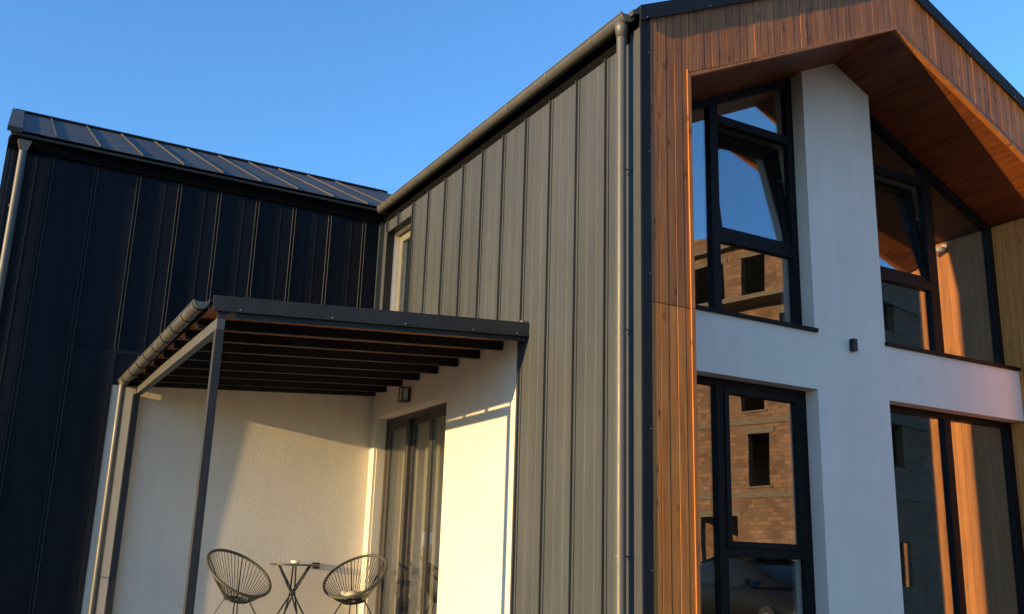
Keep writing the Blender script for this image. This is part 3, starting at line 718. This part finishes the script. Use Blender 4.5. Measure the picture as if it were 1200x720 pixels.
# local x runs along the lit facade, local y is the way out of the building on its right: facade at y = 0, body at y > 0
floors = [0, 4.05, 6.7, 9.0, 11.15, 13.55]
openings = {0: [(1.2, 2.6, 1.2, 3.2), (5.0, 6.6, .2, 3.2), (9, 11, .9, 3.2)], 1: [(3.55, 4.45, 4.25, 6.15), (7.2, 8.2, 4.9, 6.2), (10, 11.2, 4.9, 6.2)],
            2: [(3.7, 4.7, 7.0, 8.5), (6.9, 8.0, 7.3, 8.5), (10, 11.2, 7.3, 8.5)], 3: [(2.0, 2.9, 9.3, 10.5), (4.4, 5.2, 9.3, 10.4), (7, 8.4, 9.4, 10.6), (10.2, 11.4, 9.4, 10.6)],
            4: [(1.2, 2.2, 11.4, 12.9), (3.45, 4.5, 11.2, 12.95), (5.3, 6.8, 11.4, 12.95), (9, 10.3, 11.4, 12.9)]}
bm_ = dict(local=True)
for i in range(5):
    holed(.0, 14, floors[i] + .0, floors[i + 1] - .22, openings[i], .06, .34, 'y').build('brick_wall', 'brick', BB, **bm_)
    holed(.34, 10, floors[i] + .0, floors[i + 1] - .22, [(2.0, 3.2, floors[i] + .9, floors[i] + 2.4), (5.8, 7.0, floors[i] + .9, floors[i] + 2.4)], .02, .30, 'x').build('brick_wall', 'brick', BB, **bm_)
    MB().box(-.03, 14, 0, 10, floors[i + 1] - .22, floors[i + 1]).build('floor_slab', 'concrete', BB, **bm_)
for hs in openings.values():
    for (a, b, c, e) in hs:
        MB().box(a - .2, b + .2, .035, .062, e + .002, e + .20).build('lintel', 'concrete', BB, **bm_)
        MB().box(a - .08, b + .08, .0, .20, c - .07, c - .002).build('window_sill', 'concrete', BB, **bm_)
MB().box(3.0, 14, 9.72, 10, 0, 13.3).build('brick_wall', 'brick', BB, **bm_)
MB().box(-.05, 7.5, -.95, -.001, 10.97, 11.15).build('balcony_slab', 'concrete', BB, **bm_)
MB().box(-.05, 14, -.35, -.001, 13.38, 13.55).build('eaves_slab', 'concrete', BB, **bm_)
MB().prism([(2, 13.56), (14, 13.56), (14, 15.3)], 'y', .08, .36).build('gable_wall', 'brick', BB, **bm_)

# ------------------------------------------------------------------ dark car parked in the yard in front of the house
def car(loc, yaw):
    T = empty('parked_car', loc, 'black hatchback parked in the yard, mirrored low in the front windows', 'car', None, yaw)
    # stations along the length: x, half width low, half width at belt, sill z, belt z ; cabin built separately
    st = [(-2.05, .60, .62, .42, .72), (-1.95, .78, .80, .26, .92), (-1.4, .86, .86, .22, .97), (-.4, .88, .87, .20, .95), (.7, .88, .86, .20, .93), (1.3, .86, .80, .22, .86), (1.85, .80, .70, .26, .74), (2.02, .62, .58, .38, .62)]
    v = []; f = []
    for x, a, b, z0, z1 in st:
        v += [(x, -a * .92, z0), (x, -a, z0 + (z1 - z0) * .45), (x, -b, z1 - .06), (x, -b * .86, z1), (x, b * .86, z1), (x, b, z1 - .06), (x, a, z0 + (z1 - z0) * .45), (x, a * .92, z0)]
    for i in range(len(st) - 1):
        for k in range(8): f.append((i * 8 + k, i * 8 + (k + 1) % 8, i * 8 + 8 + (k + 1) % 8, i * 8 + 8 + k))
    f += [tuple(range(7, -1, -1)), tuple(range((len(st) - 1) * 8, len(st) * 8))]
    o = mesh('body', v, f, 'carpaint', T, local=True, smooth=True); o.modifiers.new('s', 'SUBSURF').levels = 2; o.modifiers['s'].render_levels = 2
    cb = [(-1.92, .60, .96), (-1.55, .66, 1.30), (-.9, .66, 1.44), (-.1, .66, 1.46), (.35, .64, 1.38), (1.15, .62, .92)]
    v = []; f = []
    for x, hw, z in cb: v += [(x, -.74, .90), (x, -hw, z - .05), (x, -hw * .8, z), (x, hw * .8, z), (x, hw, z - .05), (x, .74, .90)]
    for i in range(len(cb) - 1):
        for k in range(5): f.append((i * 6 + k, i * 6 + k + 1, i * 6 + 7 + k, i * 6 + 6 + k))
    f += [tuple(range(5, -1, -1)), tuple(range(30, 36))]
    o = mesh('cabin', v, f, 'carglass', T, local=True, smooth=True); o.modifiers.new('s', 'SUBSURF').levels = 1; o.modifiers['s'].render_levels = 2
    v = []; f = []
    for x, hw, z in cb[1:5]: v += [(x, -hw * .90, z - .028), (x, -hw * .6, z + .012), (x, hw * .6, z + .012), (x, hw * .90, z - .028)]
    for i in range(3):
        for k in range(3): f.append((i * 4 + k, i * 4 + k + 1, i * 4 + 5 + k, i * 4 + 4 + k))
    o = mesh('roof_panel', v, f, 'carpaint', T, local=True, smooth=True); o.modifiers.new('t', 'SOLIDIFY').thickness = .02
    for sx in (-1.28, 1.30):
        for sy in (-1, 1):
            wv = MB().tube([(sx, .68 * sy, .31), (sx, .89 * sy, .31)], .31, 24).build('wheel', 'tyre', T, local=True)
            MB().tube([(sx, .885 * sy, .31), (sx, .900 * sy, .31)], .19, 20).build('hubcap', 'screw', T, local=True)
    for sy in (-1, 1):
        MB().box(1.78, 1.96, min(.42 * sy, .66 * sy), max(.42 * sy, .66 * sy), .60, .70).build('headlight', 'lampglass', T, local=True, bevel=.02)
        MB().box(-2.02, -1.90, min(.50 * sy, .72 * sy), max(.50 * sy, .72 * sy), .70, .86).build('tail_light', 'tail', T, local=True, bevel=.02)
        MB().box(.62, .80, min(.84 * sy, 1.0 * sy), max(.84 * sy, 1.0 * sy), .92, 1.04).build('wing_mirror', 'carpaint', T, local=True, bevel=.03)
car((8.6, -5.6, 0), math.radians(100))
